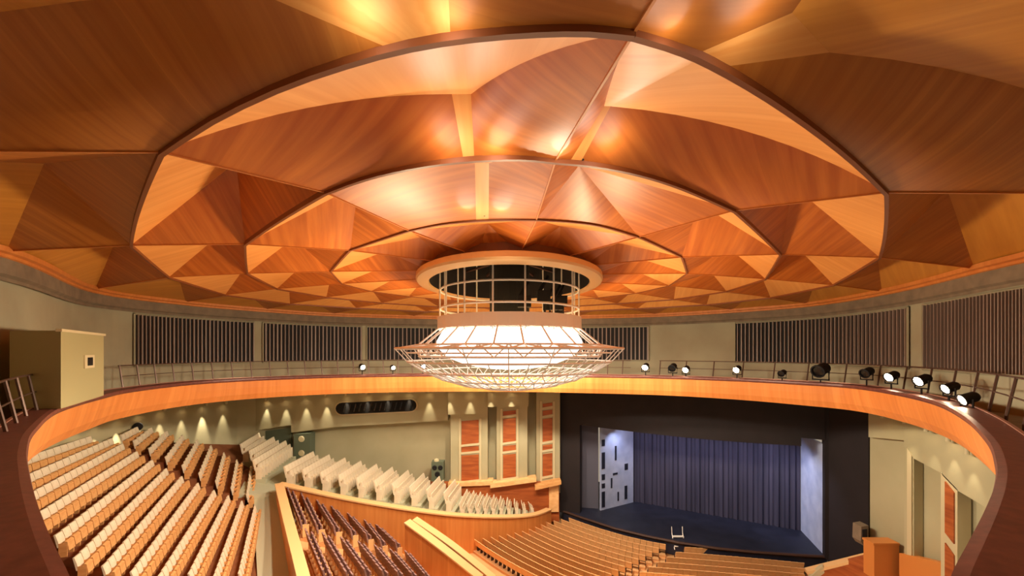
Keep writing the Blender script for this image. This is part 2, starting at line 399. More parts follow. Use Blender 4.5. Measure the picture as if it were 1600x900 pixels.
ringme('ledge_trim', [(.60, -2.06), (.60, -2.03), (.68, -2.03), (.68, -2.10)], inner_c, M['brass'], gr)
# floor annulus between ledge and wall
wl = setz(offset(rim, .3), -2.75); il = setz(offset(inner_c, .6), -2.75)
def annulus(name, z, m, parent, outer, innr):
    nO = 180; vs = []; fs = []
    def polar(P):
        return [(math.atan2(p.y-18, p.x), math.hypot(p.x, p.y-18)) for p in P]
    po, pi_ = sorted(polar(outer)), sorted(polar(innr))
    def rad(pl, a):
        pl2 = pl
        for k in range(len(pl2)):
            a0, r0 = pl2[k-1]; a1, r1 = pl2[k]
            if k == 0: a0 -= 2*math.pi
            if a0 <= a <= a1: return r0+(r1-r0)*(a-a0)/max(1e-6, a1-a0)
        a0, r0 = pl2[-1]; a1, r1 = pl2[0]; return r0+(r1-r0)*(a-a0)/max(1e-6, a1+2*math.pi-a0)
    for k in range(nO):
        a = -math.pi+2*math.pi*k/nO
        for r in (rad(po, a), rad(pi_, a)): vs.append(V((r*math.cos(a), 18+r*math.sin(a), ZC+z)))
    for k in range(nO):
        q = (k+1) % nO; fs.append((2*k, 2*q, 2*q+1, 2*k+1))
    return link(name, mesh(name, vs, fs), m, parent)
annulus('walkway', -2.72, M['concrete'], gr, wl, il)
# guard rail
RAILC = offset(inner_c, .95)
def pxof(p): return 800+F*p.x/p.y if p.y > .5 else None
def rail(lab, x0, x1, step_px, ztop=-.85, lean=.22, curve=None):
    P = [p for p in (curve or RAILC) if p.y > 5.5 and x0 <= pxof(p) <= x1]
    # keep a monotone path along the curve
    L = [0]
    for k in range(1, len(P)): L.append(L[-1]+(P[k]-P[k-1]).length)
    def at(s):
        for k in range(1, len(P)):
            if L[k] >= s: return lerp(P[k-1], P[k], (s-L[k-1])/max(1e-6, L[k]-L[k-1]))
        return P[-1].copy()
    root = empty('guard_rail', V((P[0].x, P[0].y, ZC-2.07))); tag(root, lab, 'railing')
    m = [at(L[-1]*k/60) for k in range(61)]
    for nm, z, off, r in (('top_rail', ztop, lean*1., .035), ('mid_rail', (ztop-2.07)/2, lean*.5, .025)):
        b = MB(); b.tube(setz(offset(m, off, False), z), r, 6); child(nm, b.me(nm), M['metal'], root)
    s = 0
    while s <= L[-1]:
        p = at(s); q = at(min(L[-1], s+.1)) if s < L[-1] else p
        c = V((0, 20, 0)); d = V((p.x-c.x, p.y-c.y, 0)).normalized()
        b = MB(); b.tube([V((p.x, p.y, ZC-2.72)), V((p.x, p.y, ZC-2.1)), V((p.x, p.y, ZC+ztop))+d*lean], .045, 5); child('post', b.me('post'), M['metal'], root)
        s += step_px
rail('brown metal guard rail with leaning posts left of the beige booth', -260, 90, 1.7, -.85, .22, offset(inner_c, .42))
rail('long metal guard rail running from the booth behind the chandelier', 178, 1000, 1.25)
rail('metal guard rail with leaning posts curving round the right of the gallery', 1010, 1900, 2.0)

# beige booth on the gallery
bz0, bz1 = -2.07, .72
c0 = atZ(95, 640, HZ); c1 = atZ(162, 619, HZ); c2 = V((atY(15, 600, c0.y).x, c0.y, 0)); c3 = c1+(c2-V((c0.x, c0.y, 0))); 
pl = [V((p.x, p.y, 0)) for p in (c0, c1, c3, c2)]
bt = empty('control_booth', V((c0.x, c0.y, ZC+bz0))); tag(bt, 'beige box booth with a small square window standing on the gallery', 'booth')
b = MB(); b.box8([V((p.x, p.y, ZC+bz0)) for p in pl]+[V((p.x, p.y, ZC+bz1)) for p in pl]); child('body', b.me('body'), M['booth'], bt)
dv = (pl[1]-pl[0]); nv = V((dv.y, -dv.x, 0)).normalized(); nv = nv if nv.x > 0 else -nv
def bface(t0, t1, z0, z1, d0, d1):
    q = []
    for d in (d0, d1):
        for t, z in ((t0, z0), (t1, z0), (t1, z1), (t0, z1)): q.append(pl[0]+dv*t+nv*d+V((0, 0, ZC+z)))
    return q
b = MB(); b.box8(bface(.46, .70, -.72, -.18, -.02, .05)); wf = child('window_frame', b.me('window_frame'), M['trim'], bt)
b = MB(); b.box8(bface(.52, .64, -.62, -.28, .0, .07)); child('window_pane', b.me('window_pane'), M['glass'], bt)
b = MB(); b.box8(bface(-.02, 1.02, .68, .78, -.1, .05)); child('roof_edge', b.me('roof_edge'), M['trim'], bt)

# gallery spotlights
def spotlight(px, py, s, lit, lab, power=0):
    # stands on the walkway just behind the ledge
    best = min((p for p in offset(inner_c, .42) if p.y > 3), key=lambda p: abs(800+F*p.x/p.y-px)+ (0 if p.y > 6 else 500))
    p = V((best.x, best.y, ZC+(Y0-py)/F*best.y)); aim = V((2, 18, ZC-8)); d = (aim-p); d.normalize()
    t = empty('stage_spotlight', V((p.x, p.y, ZC-2.07))); tag(t, lab, 'spotlight', 'spotlights along the gallery')
    r = s
    def ax(prof, nm, m):
        b = MB(); b.lathe(prof, (0, 0, 0), 14); q = d.to_track_quat('Z', 'Y'); b.v = [p+q @ x for x in b.v]; child(nm, b.me(nm, True), m, t)
    ax([(0, -1.5*r), (.6*r, -1.5*r), (.85*r, -1.1*r), (.9*r, .5*r), (1.05*r, .6*r), (1.05*r, .8*r), (.85*r, .8*r)], 'body', M['black'])
    ax([(0, .72*r), (.5*r, .7*r), (.85*r, .6*r)], 'lens', M['lens'] if lit else M['glass'])
    sd = d.cross(V((0, 0, 1))).normalized()*1.15*r
    b = MB(); b.tube([p+sd, p+sd-V((0, 0, 1.5*r)), p-sd-V((0, 0, 1.5*r)), p-sd], .12*r+.01, 5); child('yoke', b.me('yoke'), M['black'], t)
    b = MB(); b.tube([p-V((0, 0, 1.5*r)), V((p.x, p.y, ZC-2.07))], .04, 5); child('stand', b.me('stand'), M['black'], t)
    if lit and power: spot('beam', p+d*(r*.95), aim, power, 60, (1, .9, .78), .1, .6, t)
spotlight(1388, 588, .26, True, 'lit spotlight farthest along the right curve of the gallery', 250)
spotlight(1437, 594, .26, True, 'lit spotlight second from the front on the right gallery curve, dimmer', 250)
spotlight(1484, 606, .22, True, 'bright lit spotlight just behind the nearest one on the right gallery', 250)
spotlight(1513, 623, .22, True, 'brightest and nearest lit spotlight on the right of the gallery', 250)
spotlight(1288, 578, .42, False, 'large black unlit spotlight on the gallery above the stage')
spotlight(1360, 582, .28, False, 'tall black unlit spotlight next to the lit ones on the gallery')
spotlight(1228, 583, .22, False, 'small black unlit lamp on the gallery above the stage')
spotlight(1160, 577, .26, True, 'small lit lamp on the gallery above the middle of the stage')
spotlight(1074, 577, .26, True, 'small lit lamp on the gallery above the left half of the stage')
spotlight(1046, 574, .3, False, 'dark unlit lamp on the gallery right of the chandelier')
spotlight(1012, 573, .28, True, 'small lit lamp on the gallery nearest the chandelier')
spotlight(556, 573, .24, True, 'small lit lamp on the far gallery left of the chandelier')
spotlight(616, 574, .2, True, 'small dim lamp on the far gallery close to the chandelier tip')
spotlight(664, 572, .22, True, 'small lamp on the far gallery behind the chandelier tip')

# ------------------------------------------------------------------ oculus ring + chandelier
OC = V((-.15, 23.3, ZC))
def ell(r, z, n=64, kx=1, ky=1.3): return [V((OC.x+r*kx*math.cos(2*math.pi*k/n), OC.y+r*ky*math.sin(2*math.pi*k/n), ZC+z)) for k in range(n)]
def ellring(name, prof, m, parent):
    b = MB(); b.strip([ell(r, z) for r, z in prof], True); return link(name, b.me(name), m, parent)
oc = empty('dome_opening'); tag(oc, 'round wooden collar of the dome opening above the chandelier', 'collar', kind='structure')
ellring('collar', [(5.3, 4.3), (5.4, 4.25), (5.42, 4.0), (5.35, 3.9), (4.75, 3.85), (4.7, 3.95), (4.7, 4.9)], M['woodtop'], oc)
ellring('shadow_gap_drum', [(5.05, 4.28), (5.0, 5.0)], M['edge'], oc)  # dark ring added where the gap above the collar lies in shadow
ellring('shaft', [(4.68, 3.95), (4.6, 6.6), (.01, 6.6)], M['slatdark'], oc)
for k in range(8):
    a = math.pi*k/8
    b = MB(); b.tube([OC+V((4.5*math.cos(a), 5.8*math.sin(a), 5.6)), OC-V((4.5*math.cos(a), 5.8*math.sin(a), -5.6))], .09, 5); link('beam', b.me('beam'), M['frame'], oc)
chd = empty('chandelier', OC); tag(chd, 'large round steel chandelier with glowing white bowl and truss ring', 'chandelier')
def cring(r, z, n=40): return [OC+V((r*math.cos(2*math.pi*k/n), r*math.sin(2*math.pi*k/n), z)) for k in range(n)]
def cadd(nm, b, m, sm=False): return child(nm, b.me(nm, sm), m, chd)
RC = 4.15
for k in range(16):
    a = 2*math.pi*(k+.5)/16; b = MB(); q = V((math.cos(a), math.sin(a), 0))*RC
    b.tube([OC+q+V((0, 0, 6.2)), OC+q+V((0, 0, 1.1))], .05, 5); cadd('hanger_rod', b, M['steel'])
for z in (3.55, 2.45): b = MB(); b.tube(cring(RC, z), .06, 5, True); cadd('hoop', b, M['steel'])
b = MB(); b.lathe([(4.25, 1.95), (4.3, 1.95), (4.3, 1.25), (4.2, 1.25), (4.25, 1.95)], OC, 40); cadd('platform_band', b, M['steel'])
b = MB(); b.lathe([(1.2, 6.4), (1.2, 1.3)], OC, 20); cadd('central_shaft', b, M['black'])
for k in range(6):
    a = math.radians(-75+k*22); q = V((math.cos(a), math.sin(a), 0)); p = OC+q*3.1+V((0, 0, 2.6+.35*(k % 2)))
    b = MB(); b.box(p, (.7, .5, .6)); b.tube([p+V((-.2, -.2, .3)), p+V((.25, .1, 1.1))], .1, 6); b.tube([p+V((.1, .1, -.3)), V((p.x, p.y, ZC+1.3))], .07, 5); cadd('inner_lamp', b, M['black'])
for k in range(24):
    a = 2*math.pi*(k+.5)/24; q = V((math.cos(a), math.sin(a), 0)); b = MB()
    b.tube([OC+q*4.25+V((0, 0, 1.3)), OC+q*5.4+V((0, 0, .35))], .05, 5); b.tube([OC+q*5.4+V((0, 0, .35)), OC+q*6.65+V((0, 0, .12))], .04, 5); cadd('arm', b, M['steel'])
for r, z, t in ((6.65, .12, .07), (5.5, .32, .05), (5.35, -.32, .06), (6.0, -.12, .04)): b = MB(); b.tube(cring(r, z, 48), t, 5, True); cadd('hoop', b, M['steel'])
for k in range(24):
    a0, a1, a2 = [2*math.pi*(k+x)/24 for x in (0, .5, 1)]; P = lambda a, r, z: OC+V((r*math.cos(a), r*math.sin(a), z)); b = MB()
    b.tube([P(a0, 5.5, .32), P(a1, 5.35, -.32), P(a2, 5.5, .32)], .045, 4); b.tube([P(a0, 6.65, .12), P(a1, 5.5, .32), P(a2, 6.65, .12)], .035, 4); cadd('truss', b, M['steel'])
prof = [(6.65, .1), (6.0, -.62), (5.1, -1.2), (4.1, -1.66), (2.9, -2.02), (1.5, -2.25)]
for k in range(40):
    a = 2*math.pi*k/40; b = MB(); b.tube([OC+V((r*math.cos(a), r*math.sin(a), z)) for r, z in (prof if k % 2 == 0 else prof[1:])], .03, 4); cadd('bowl_rib', b, M['steel'])
for r, z in prof[1:]: b = MB(); b.tube(cring(r, z, 48), .05, 5, True); cadd('hoop', b, M['steel'])
for k in range(40):
    a0, a1 = 2*math.pi*k/40, 2*math.pi*(k+1)/40; b = MB()
    for (r0, z0), (r1, z1) in zip(prof[2:-1], prof[3:]):
        b.tube([OC+V((r0*math.cos(a0), r0*math.sin(a0), z0)), OC+V((r1*math.cos(a1), r1*math.sin(a1), z1))], .03, 4)
    cadd('lattice', b, M['steel'])
b = MB(); b.lathe([(4.0, 1.15), (4.35, .55), (4.3, .2), (3.7, -.4), (2.7, -.8), (1.4, -1.05), (.01, -1.15)], OC, 40); cadd('light_bowl', b, M['glow'], True)
b = MB(); b.lathe([(4.0, 1.22), (.01, 1.26)], OC, 40); cadd('light_top', b, M['glowup'])
for k in range(10):
    a = 2*math.pi*(k+.5)/10; q = V((math.cos(a), math.sin(a), 0))
    spot('dome_wash', OC+q*6.95+V((0, 0, .35)), OC+q*14+V((0, 0, 4.2)), 1500, 140, (1, .76, .46), .25, .7, chd)
    spot('house_light', OC+q*6.95+V((0, 0, -.15)), OC+q*11+V((0, 0, -6)), 5400, 125, (1, .87, .68), .3, .7, chd)
for k in range(10):
    a = 2*math.pi*k/10; q = V((math.cos(a), math.sin(a), 0))
    spot('gallery_fill', OC+q*7.1+V((0, 0, .1)), OC+q*16+V((0, 0, -.6)), 1900, 75, (1, .87, .66), .25, .8, chd)  # unseen spots added to brighten the gallery wall
point('crown_fill', OC+V((0, 0, 2.9)), 420, (1, .88, .7), .4, chd)  # unseen point added in the cage to brighten hoops and collar

# ------------------------------------------------------------------ lower hall walls
def wallpoly(name, pts, z0, z1, m, th=.4):
    b = MB(); b.strip([setz(pts, z0), setz(pts, z1), setz(offset(pts, th, False), z1), setz(offset(pts, th, False), z0)])
    return link(name, b.me(name), m)
LW = [V((-28.5, 8, 0)), V((-29.5, 18, 0)), V((-30, 24, 0)), V((-30, 31, 0)), V((-29.8, 37, 0)), V((-29, 40.5, 0)), V((-27, 42.3, 0)), V((-24, 42.6, 0)), V((5.25, 42.6, 0))]
wlft = wallpoly('wall_left', LW, -20, -3.2, M['wall']); tag(wlft, 'green beige side wall with downlights under the gallery, left of stage', 'wall', kind='structure')
wr = wallpoly('wall_right', [V((26.7, 29, 0)), V((26.9, 24, 0)), V((27.2, 8, 0))], -20, -3.2, M['wall']); tag(wr, 'green beige side wall under the gallery, right of the stage', 'wall', kind='structure')
# soffit over the lower hall, behind the fascia
def box_outline(): return [V((-30.5, 8, 0)), V((-30.5, 43, 0)), V((27.6, 43, 0)), V((27.6, 8, 0)), V((27.6, -6, 0)), V((-30.5, -6, 0))]
ol = []
bo = box_outline()
for k in range(len(bo)): ol += [lerp(bo[k], bo[(k+1) % len(bo)], t/10) for t in range(10)]
so = annulus('soffit', -3.7, M['wall'], gr, ol, offset(inner_c, 1.1))
# downlights
def wallpt(px, left=True):
    r = V(((px-800)/F, 1, 0))
    for a, b in zip(LW[:-1], LW[1:]):
        den = r.x*(b.y-a.y)-r.y*(b.x-a.x)
        if abs(den) < 1e-6: continue
        u = (r.y*a.x-r.x*a.y)/den
        t = (a.x+(b.x-a.x)*u)/r.x if abs(r.x) > 1e-3 else a.y+(b.y-a.y)*u
        if -1e-6 <= u <= 1+1e-6 and t > 0: return r*t, (b-a).normalized()
def fascia_y(px):   # fascia bottom row in the picture
    T = [(40, 707), (95, 684), (150, 665), (210, 650), (300, 637), (400, 629), (500, 622), (640, 615), (800, 613), (875, 612)]
    for (a, ya), (b, yb) in zip(T, T[1:]):
        if a <= px <= b: return ya+(yb-ya)*(px-a)/(b-a)
    return 612
DLX = [45, 78, 112, 147, 181, 215, 249, 283, 315, 348, 381, 414, 447, 479, 511, 543, 575, 607, 640, 671, 703, 735, 767, 799]
for k, px in enumerate(DLX):
    p, t = wallpt(px); nn = V((t.y, -t.x, 0)); nn = nn if nn.dot(V((0, 20, 0))-p) > 0 else -nn
    if px > 376: p = p*((41.6 if px < 455 else 41.4 if px < 700 else 40.9 if px < 762 else 40.6)/p.y)
    z = ZC+(Y0-fascia_y(px))/F*p.y+.15
    L = p+nn*.45; root = empty('downlight', (L.x, L.y, z)); tag(root, '%s wall washer from the left edge under the gallery front, left wall' % ordn(k), 'downlight', 'wall washers under the gallery')
    b = MB(); b.lathe([(.0, .35), (.1, .35), (.12, 0), (.1, 0), (.09, .1)], (0, 0, 0), 10); link('housing', b.me('housing'), M['trim'], root)
    b = MB(); b.box((-nn.x*.22, -nn.y*.22, .25), (.12+abs(nn.x)*.4, .12+abs(nn.y)*.4, .08)); link('bracket', b.me('bracket'), M['trim'], root)
    b = MB(); b.lathe([(0, .06), (.085, .08)], (0, 0, 0), 10); link('lamp', b.me('lamp'), M['lens'], root)
    spot('beam', (L.x, L.y, z-.02), (p.x+nn.x*.12, p.y+nn.y*.12, z-3.2), 1700 if px in (147, 181, 315) else 800, 34, (1, .86, .62), .03, .8, root)
for k, (px, py) in enumerate([(1388, 656), (1423, 665), (1457, 677), (1492, 693), (1522, 713)]):
    X = 26.0; Y = F*X/(px-800); z = ZC+(Y0-py)/F*Y+.12
    root = empty('downlight', (X-.4, Y, z)); tag(root, '%s wall washer from the stage on the right wall under the gallery' % ordn(k), 'downlight', 'wall washers under the gallery')
    b = MB(); b.lathe([(.0, .35), (.1, .35), (.12, 0), (.1, 0), (.09, .1)], (0, 0, 0), 10); link('housing', b.me('housing'), M['trim'], root)
    b = MB(); b.box((.22, 0, .25), (.5, .12, .08)); link('bracket', b.me('bracket'), M['trim'], root)
    b = MB(); b.lathe([(0, .06), (.085, .08)], (0, 0, 0), 10); link('lamp', b.me('lamp'), M['lens'], root)
    spot('beam', (X-.4, Y, z-.02), (X-.1, Y, z-3), 260, 32, (1, .86, .62), .03, .8, root)

# stepped wall pieces left of the stage (children of wall_left)
def wpanel(name, px_poly, Y, m, th, parent, top=False):
    b = MB(); b.slab([atY(x, y, Y) for x, y in px_poly], (0, th, 0)); return link(name, b.me(name), m, parent)
wpanel('cornice', [(455, 676), (525, 667), (700, 657), (700, 590), (455, 590)], 41.4, M['wall'], 1.2, wlft)
wpanel('cornice', [(392, 674), (455, 664), (455, 590), (392, 590)], 41.6, M['wall'], 1.1, wlft)
wpanel('cornice', [(376, 657), (392, 655), (392, 700), (376, 690)], 41.5, M['wall'], 1, wlft)
wpanel('cornice', [(700, 648), (762, 646), (762, 590), (700, 590)], 40.9, M['wall'], 1.6, wlft)
wpanel('cornice', [(762, 636), (826, 635), (826, 590), (762, 590)], 40.6, M['wall'], 1.9, wlft)
def pilaster(x0, x1, wx0, wx1, Y, top, rows, base):
    p = wpanel('pilaster', [(x0, base), (x1, base), (x1, top), (x0, top)], Y, M['wall'], 42.6-Y, wlft)
    for y0, y1 in rows:
        wpanel('wood_panel', [(wx0, y1), (wx1, y1-3), (wx1, y0-2), (wx0, y0)], Y-.06, M['panelwood'], .12, p)
    for e0, e1 in ((wx0-4, wx0-1), (wx1+1, wx1+4)):
        wpanel('pale_strip', [(e0, base), (e1, base), (e1, rows[0][0]-4), (e0, rows[0][0]-4)], Y-.12, M['trim'], .2, p)
    for y0, y1 in rows:
        wpanel('pale_strip', [(wx0-1, y1+3.5), (wx1+1, y1+.5), (wx1+1, y1-3), (wx0-1, y1)], Y-.1, M['trim'], .15, p)
pilaster(704, 762, 721, 748, 41.2, 646, [(658, 695), (699, 707), (712, 752)], 770)
pilaster(776, 824, 786, 806, 41.0, 635, [(643, 650), (655, 692), (697, 706), (711, 748)], 770)
pilaster(838, 875, 848, 863, 41.3, 610, [(631, 637), (642, 650), (655, 691), (696, 704), (710, 745)], 770)
# dark green cabinet at the recess end
wpanel('recess_back', [(395, 700), (455, 712), (455, 668), (395, 676)], 42.2, M['teal'], .2, wlft)
cb = empty('green_cabinet', atY(470, 716, 41)); tag(cb, 'dark green cabinet with two small lamps at the recess end', 'cabinet')
b = MB(); b.slab([atY(x, y, 41) for x, y in ((459, 716), (484, 718), (484, 677), (459, 679))], (0, 1.1, 0)); child('body', b.me('body'), M['teal'], cb)
for y in (686, 708):
    b = MB(); b.lathe([(0, -.12), (.28, -.1), (.34, 0), (.34, .1)], atY(471, y, 41), 12, 'Y'); child('lamp', b.me('lamp'), M['trim'], cb)
# black air slot
b = MB(); P = []; 
def slotpts(g):
    out = []
    for k in range(9): a = math.pi/2+math.pi*k/8; out.append((534+9.5*g*math.cos(a), 638.5-9.0*g*math.sin(a)))
    for k in range(9): a = -math.pi/2+math.pi*k/8; out.append((641+9.5*g*math.cos(a), 633.5-9.0*g*math.sin(a)))
    return out
sl = empty('air_slot', atY(588, 636, 41.3)); tag(sl, 'long black rounded air slot with pale rim on the left wall', 'vent')
b = MB(); b.slab([atY(x, y, 41.32) for x, y in slotpts(1.22)], (0, .08, 0)); child('rim', b.me('rim'), M['trim'], sl)
b = MB(); b.slab([atY(x, y, 41.24) for x, y in slotpts(1)], (0, .14, 0)); child('opening', b.me('opening'), M['black'], sl)
for k in range(14):
    x = 536+k*8; b = MB(); b.slab([atY(x+a, y+640.0-636-(k*8)*.045, 41.2) for a, y in ((0, 640), (2, 640), (5, 628), (3, 628))], (0, .1, 0)); child('fin', b.me('fin'), M['glass'], sl)
# green loudspeaker
ls = empty('loudspeaker', atY(682, 752, 40.4)); tag(ls, 'small green loudspeaker with two dark cones below the left wall panel', 'loudspeaker')
b = MB(); b.slab([atY(x, y, 40.4) for x, y in ((674, 752), (693, 752), (693, 722), (674, 722))], (0, .9, 0)); child('body', b.me('body'), M['teal'], ls)
for x in (679, 688):
    b = MB(); b.lathe([(0, -.02), (.18, -.06), (.26, 0)], atY(x, 731, 40.36), 12, 'Y'); child('cone', b.me('cone'), M['black'], ls)
b = MB(); b.lathe([(0, -.02), (.2, -.06), (.28, 0)], atY(683.5, 741, 40.36), 12, 'Y'); child('cone', b.me('cone'), M['black'], ls)
b = MB(); b.lathe([(0, .4), (.25, .3), (.3, 0), (.3, -.1)], atY(682, 722, 40.8), 12); child('horn', b.me('horn'), M['trim'], ls)
# round wall speaker
p, t = wallpt(208); z = (Y0-667)/F*p.y+ZC
sp = empty('round_speaker', (p.x+.35, p.y, z)); tag(sp, 'black round speaker on the left side wall above the seats', 'loudspeaker')
b = MB(); b.lathe([(0, -.16), (.24, -.13), (.32, 0), (.32, .2), (0, .2)], (0, 0, 0), 16, 'Y'); o = link('shell', b.me('shell', True), M['black'], sp); o.rotation_euler = (0, 0, math.radians(40))
b = MB(); b.box((-.2, 0, -.1), (.3, .1, .2)); link('bracket', b.me('bracket'), M['black'], sp)
# wooden ledge and dado under the pilasters
wpanel('wood_dado', [(640, 815), (874, 815), (874, 753), (640, 758)], 40.85, M['panelwood'], 1, wlft)
wpanel('ledge_board', [(700, 755), (770, 752), (770, 758), (700, 761)], 40.6, M['stallwood'], 1.2, wlft)
wpanel('ledge_board', [(766, 756), (838, 747), (838, 753), (766, 763)], 40.3, M['stallwood'], 1.2, wlft)
wpanel('ledge_board', [(836, 760), (877, 752), (877, 757), (836, 766)], 40.0, M['seatwood'], 1.2, wlft)
wpanel('wood_pier', [(858, 800), (873, 800), (873, 756), (858, 760)], 40.6, M['stallwood'], 1, wlft)

# ------------------------------------------------------------------ stage
PLp = plane3(V((5.25, 42, 0)), V((26.65, 32.3, 0)), V((5.25, 42, 5)))
def onS(px, py): return onP(px, py, PLp)
ZS = -17.43
pn = PLp[0]; pn = pn if pn.y > 0 else -pn       # points away from the audience
st = empty('wall_stage'); tag(st, 'black proscenium wall framing the stage opening', 'wall', kind='structure')
def spart(name, pts, m, th, parent=st):
    b = MB(); b.slab([onS(x, y) for x, y in pts], pn*th); return link(name, b.me(name), m, parent)
spart('jamb', [(873, 800), (906, 806), (906, 600), (873, 590)], M['portal'], .8)
spart('jamb', [(1289, 872), (1297, 880), (1297, 600), (1289, 600)], M['portal'], .8)
hb = [(906+346*k/10, 664+33*k/10+4*math.sin(math.pi*k/10)) for k in range(11)]+[(1252, 684), (1291, 688)]
spart('header', hb+[(1291, 600), (906, 600)], M['portal'], .8)
b = MB(); a0, a1 = V((26.65, 32.3, 0)), V((26.6, 28.65, 0)); b.slab([V((a0.x, a0.y, ZC-19)), V((a1.x, a1.y, ZC-19)), V((a1.x, a1.y, ZC-3.7)), V((a0.x, a0.y, ZC-3.7))], (.5, 0, 0)); link('return_wall', b.me('return_wall'), M['portal'], st)
# stage floor with apron
apx = [(880, 797), (905, 806), (960, 824), (1010, 836), (1060, 846), (1120, 855), (1180, 861), (1240, 865), (1292, 868)]
ap = [atZ(x, y, ZS) for x, y in apx]
back = [V((34, 39, ZC+ZS)), V((24, 48, ZC+ZS)), V((8, 52, ZC+ZS)), V((5, 46, ZC+ZS))]
sf = empty('floor_stage'); tag(sf, 'dark stage floor with curved apron', 'floor', kind='structure')
b = MB(); b.slab(ap+back, (0, 0, -1.3)); link('stage_deck', b.me('stage_deck'), M['stagefloor'], sf)
b = MB(); b.tube([p+V((0, -.03, -.1)) for p in ap], .13, 6); link('apron_nosing', b.me('apron_nosing'), M['frame'], sf)
# back curtain with folds
cl, cr = atZ(988, 783, ZS), atZ(1251, 829, ZS)
ct = empty('stage_curtain', cl); tag(ct, 'dark indigo back curtain hanging in folds across the stage', 'curtain')
npan = 12
for k in range(npan):
    lo = []; hi = []
    for q in range(17):
        u = (k+q/16)/npan; p = lerp(cl, cr, u); d = V((0, .09*math.sin(u*226)+.06*math.sin(u*141), 0))
        lo.append(p+d); hi.append(V((p.x, p.y, ZC-7.2))+d)
    b = MB(); b.strip([lo, hi]); child('curtain_panel', b.me('curtain_panel', True), M['curtain'], ct)
b = MB(); b.tube([V((cl.x, cl.y, ZC-7.2)), V((cr.x, cr.y, ZC-7.2))], .08, 5); child('batten', b.me('batten'), M['black'], ct)
# pale side flats
def flat(lab, a, bb, ztop, marks, m='flat'):
    d = bb-a; t = empty('stage_flat', a); tag(t, lab, 'stage flat', 'pale side flats on the stage')
    nrm = V((d.y, -d.x, 0)).normalized()*.15
    b = MB(); b.slab([a, bb, V((bb.x, bb.y, ZC+ztop)), V((a.x, a.y, ZC+ztop))], nrm); child('panel', b.me('panel'), M[m], t)
    for u0, u1, z0, z1 in marks:
        q = [lerp(a, bb, u)+V((0, 0, z)) for u, z in ((u0, z0), (u1, z0), (u1, z1), (u0, z1))]
        for s in (1,):
            b = MB(); b.slab([x-nrm*.3*s for x in q], nrm*1.6); child('dark_mark', b.me('dark_mark'), M['stagefloor'], t)
la, lb = atZ(937, 797, ZS), atZ(988, 784, ZS)
H = 7.9
mk = [(.03, .12, z, z+d) for z, d in ((.3, 1.7), (2.4, .5), (3.3, .6), (4.5, 1.8), (7.0, .7))]+[(.72, .8, .6, 2.1), (.72, .82, 3.9, 4.6), (.42, .47, 5.2, 6.8), (.36, .5, 3.6, 3.8), (.3, .34, 2.2, 3.3), (.5, .54, .6, 1.6)]
flat('pale side flat with dark patches at the left of the stage', la, lb, -8.2, mk)
ra, rb = atZ(1254, 829, ZS), atZ(1289, 866, ZS)
flat('pale side flat at the right of the stage', ra, rb, -8.0, [])
grey_flat = flat('narrow grey side flat between black jamb and left pale flat', atZ(907, 797, ZS)+V((0, .9, 0)), atZ(936, 796, ZS)+V((0, .35, 0)), -7.4, [], 'greyflat')
# small folding steps at the apron
sst = empty('stage_steps', atZ(1062, 862, -18.3)); tag(sst, 'small metal steps up to the middle of the stage apron', 'steps')
p = atZ(1062, 858, -18.2)
b = MB()
for k in range(3): b.box(p+V((.05*k, .28*k, .3+.3*k)), (1.0, .26, .06))
child('tread', b.me('tread'), M['steel'], sst)
for s in (-.5, .5): b = MB(); b.tube([p+V((s, -.1, 0)), p+V((s+.1, .75, 1.1)), p+V((s+.1, .8, 1.7))], .04, 5); child('handrail', b.me('handrail'), M['steel'], sst)
# stage lighting
def area(name, loc, target, sx, sy, power, col, parent):
    l = bpy.data.lights.new(name, 'AREA'); l.shape = 'RECTANGLE'; l.size = sx; l.size_y = sy; l.energy = power; l.color = col
    o = bpy.data.objects.new(name, l); COL.objects.link(o); o.location = loc; o.rotation_euler = (V(target)-V(loc)).to_track_quat('-Z', 'Y').to_euler(); o.parent = parent
sb = empty('stage_light_bar'); tag(sb, 'row of stage lamps on a bar hidden behind the black header', 'light bar')
mA, mB = onS(950, 664)+pn*1.3, onS(1245, 690)+pn*1.3
b = MB(); b.tube([mA, mB], .06, 5); link('bar', b.me('bar'), M['black'], sb)
for k in range(7):
    p = lerp(mA, mB, (k+.5)/7); b = MB(); b.lathe([(0, 0), (.12, 0), (.18, -.4), (.15, -.4)], p, 10); link('lamp_can', b.me('lamp_can'), M['black'], sb)
    spot('stage_beam', p+V((0, .1, -.45)), lerp(cl, cr, (k+.5)/7)+V((0, 0, 5)), 480, 100, (.74, .75, 1), .15, .8, sb)
spot('stage_beam', mA+V((1, .3, -.5)), lerp(la, lb, .5)+V((0, 0, 3)), 420, 90, (.7, .76, 1), .15, .8, sb)
spot('stage_beam', mB+V((-3, .3, -.5)), lerp(ra, rb, .5)+V((0, 0, 3)), 900, 90, (.7, .76, 1), .15, .8, sb)

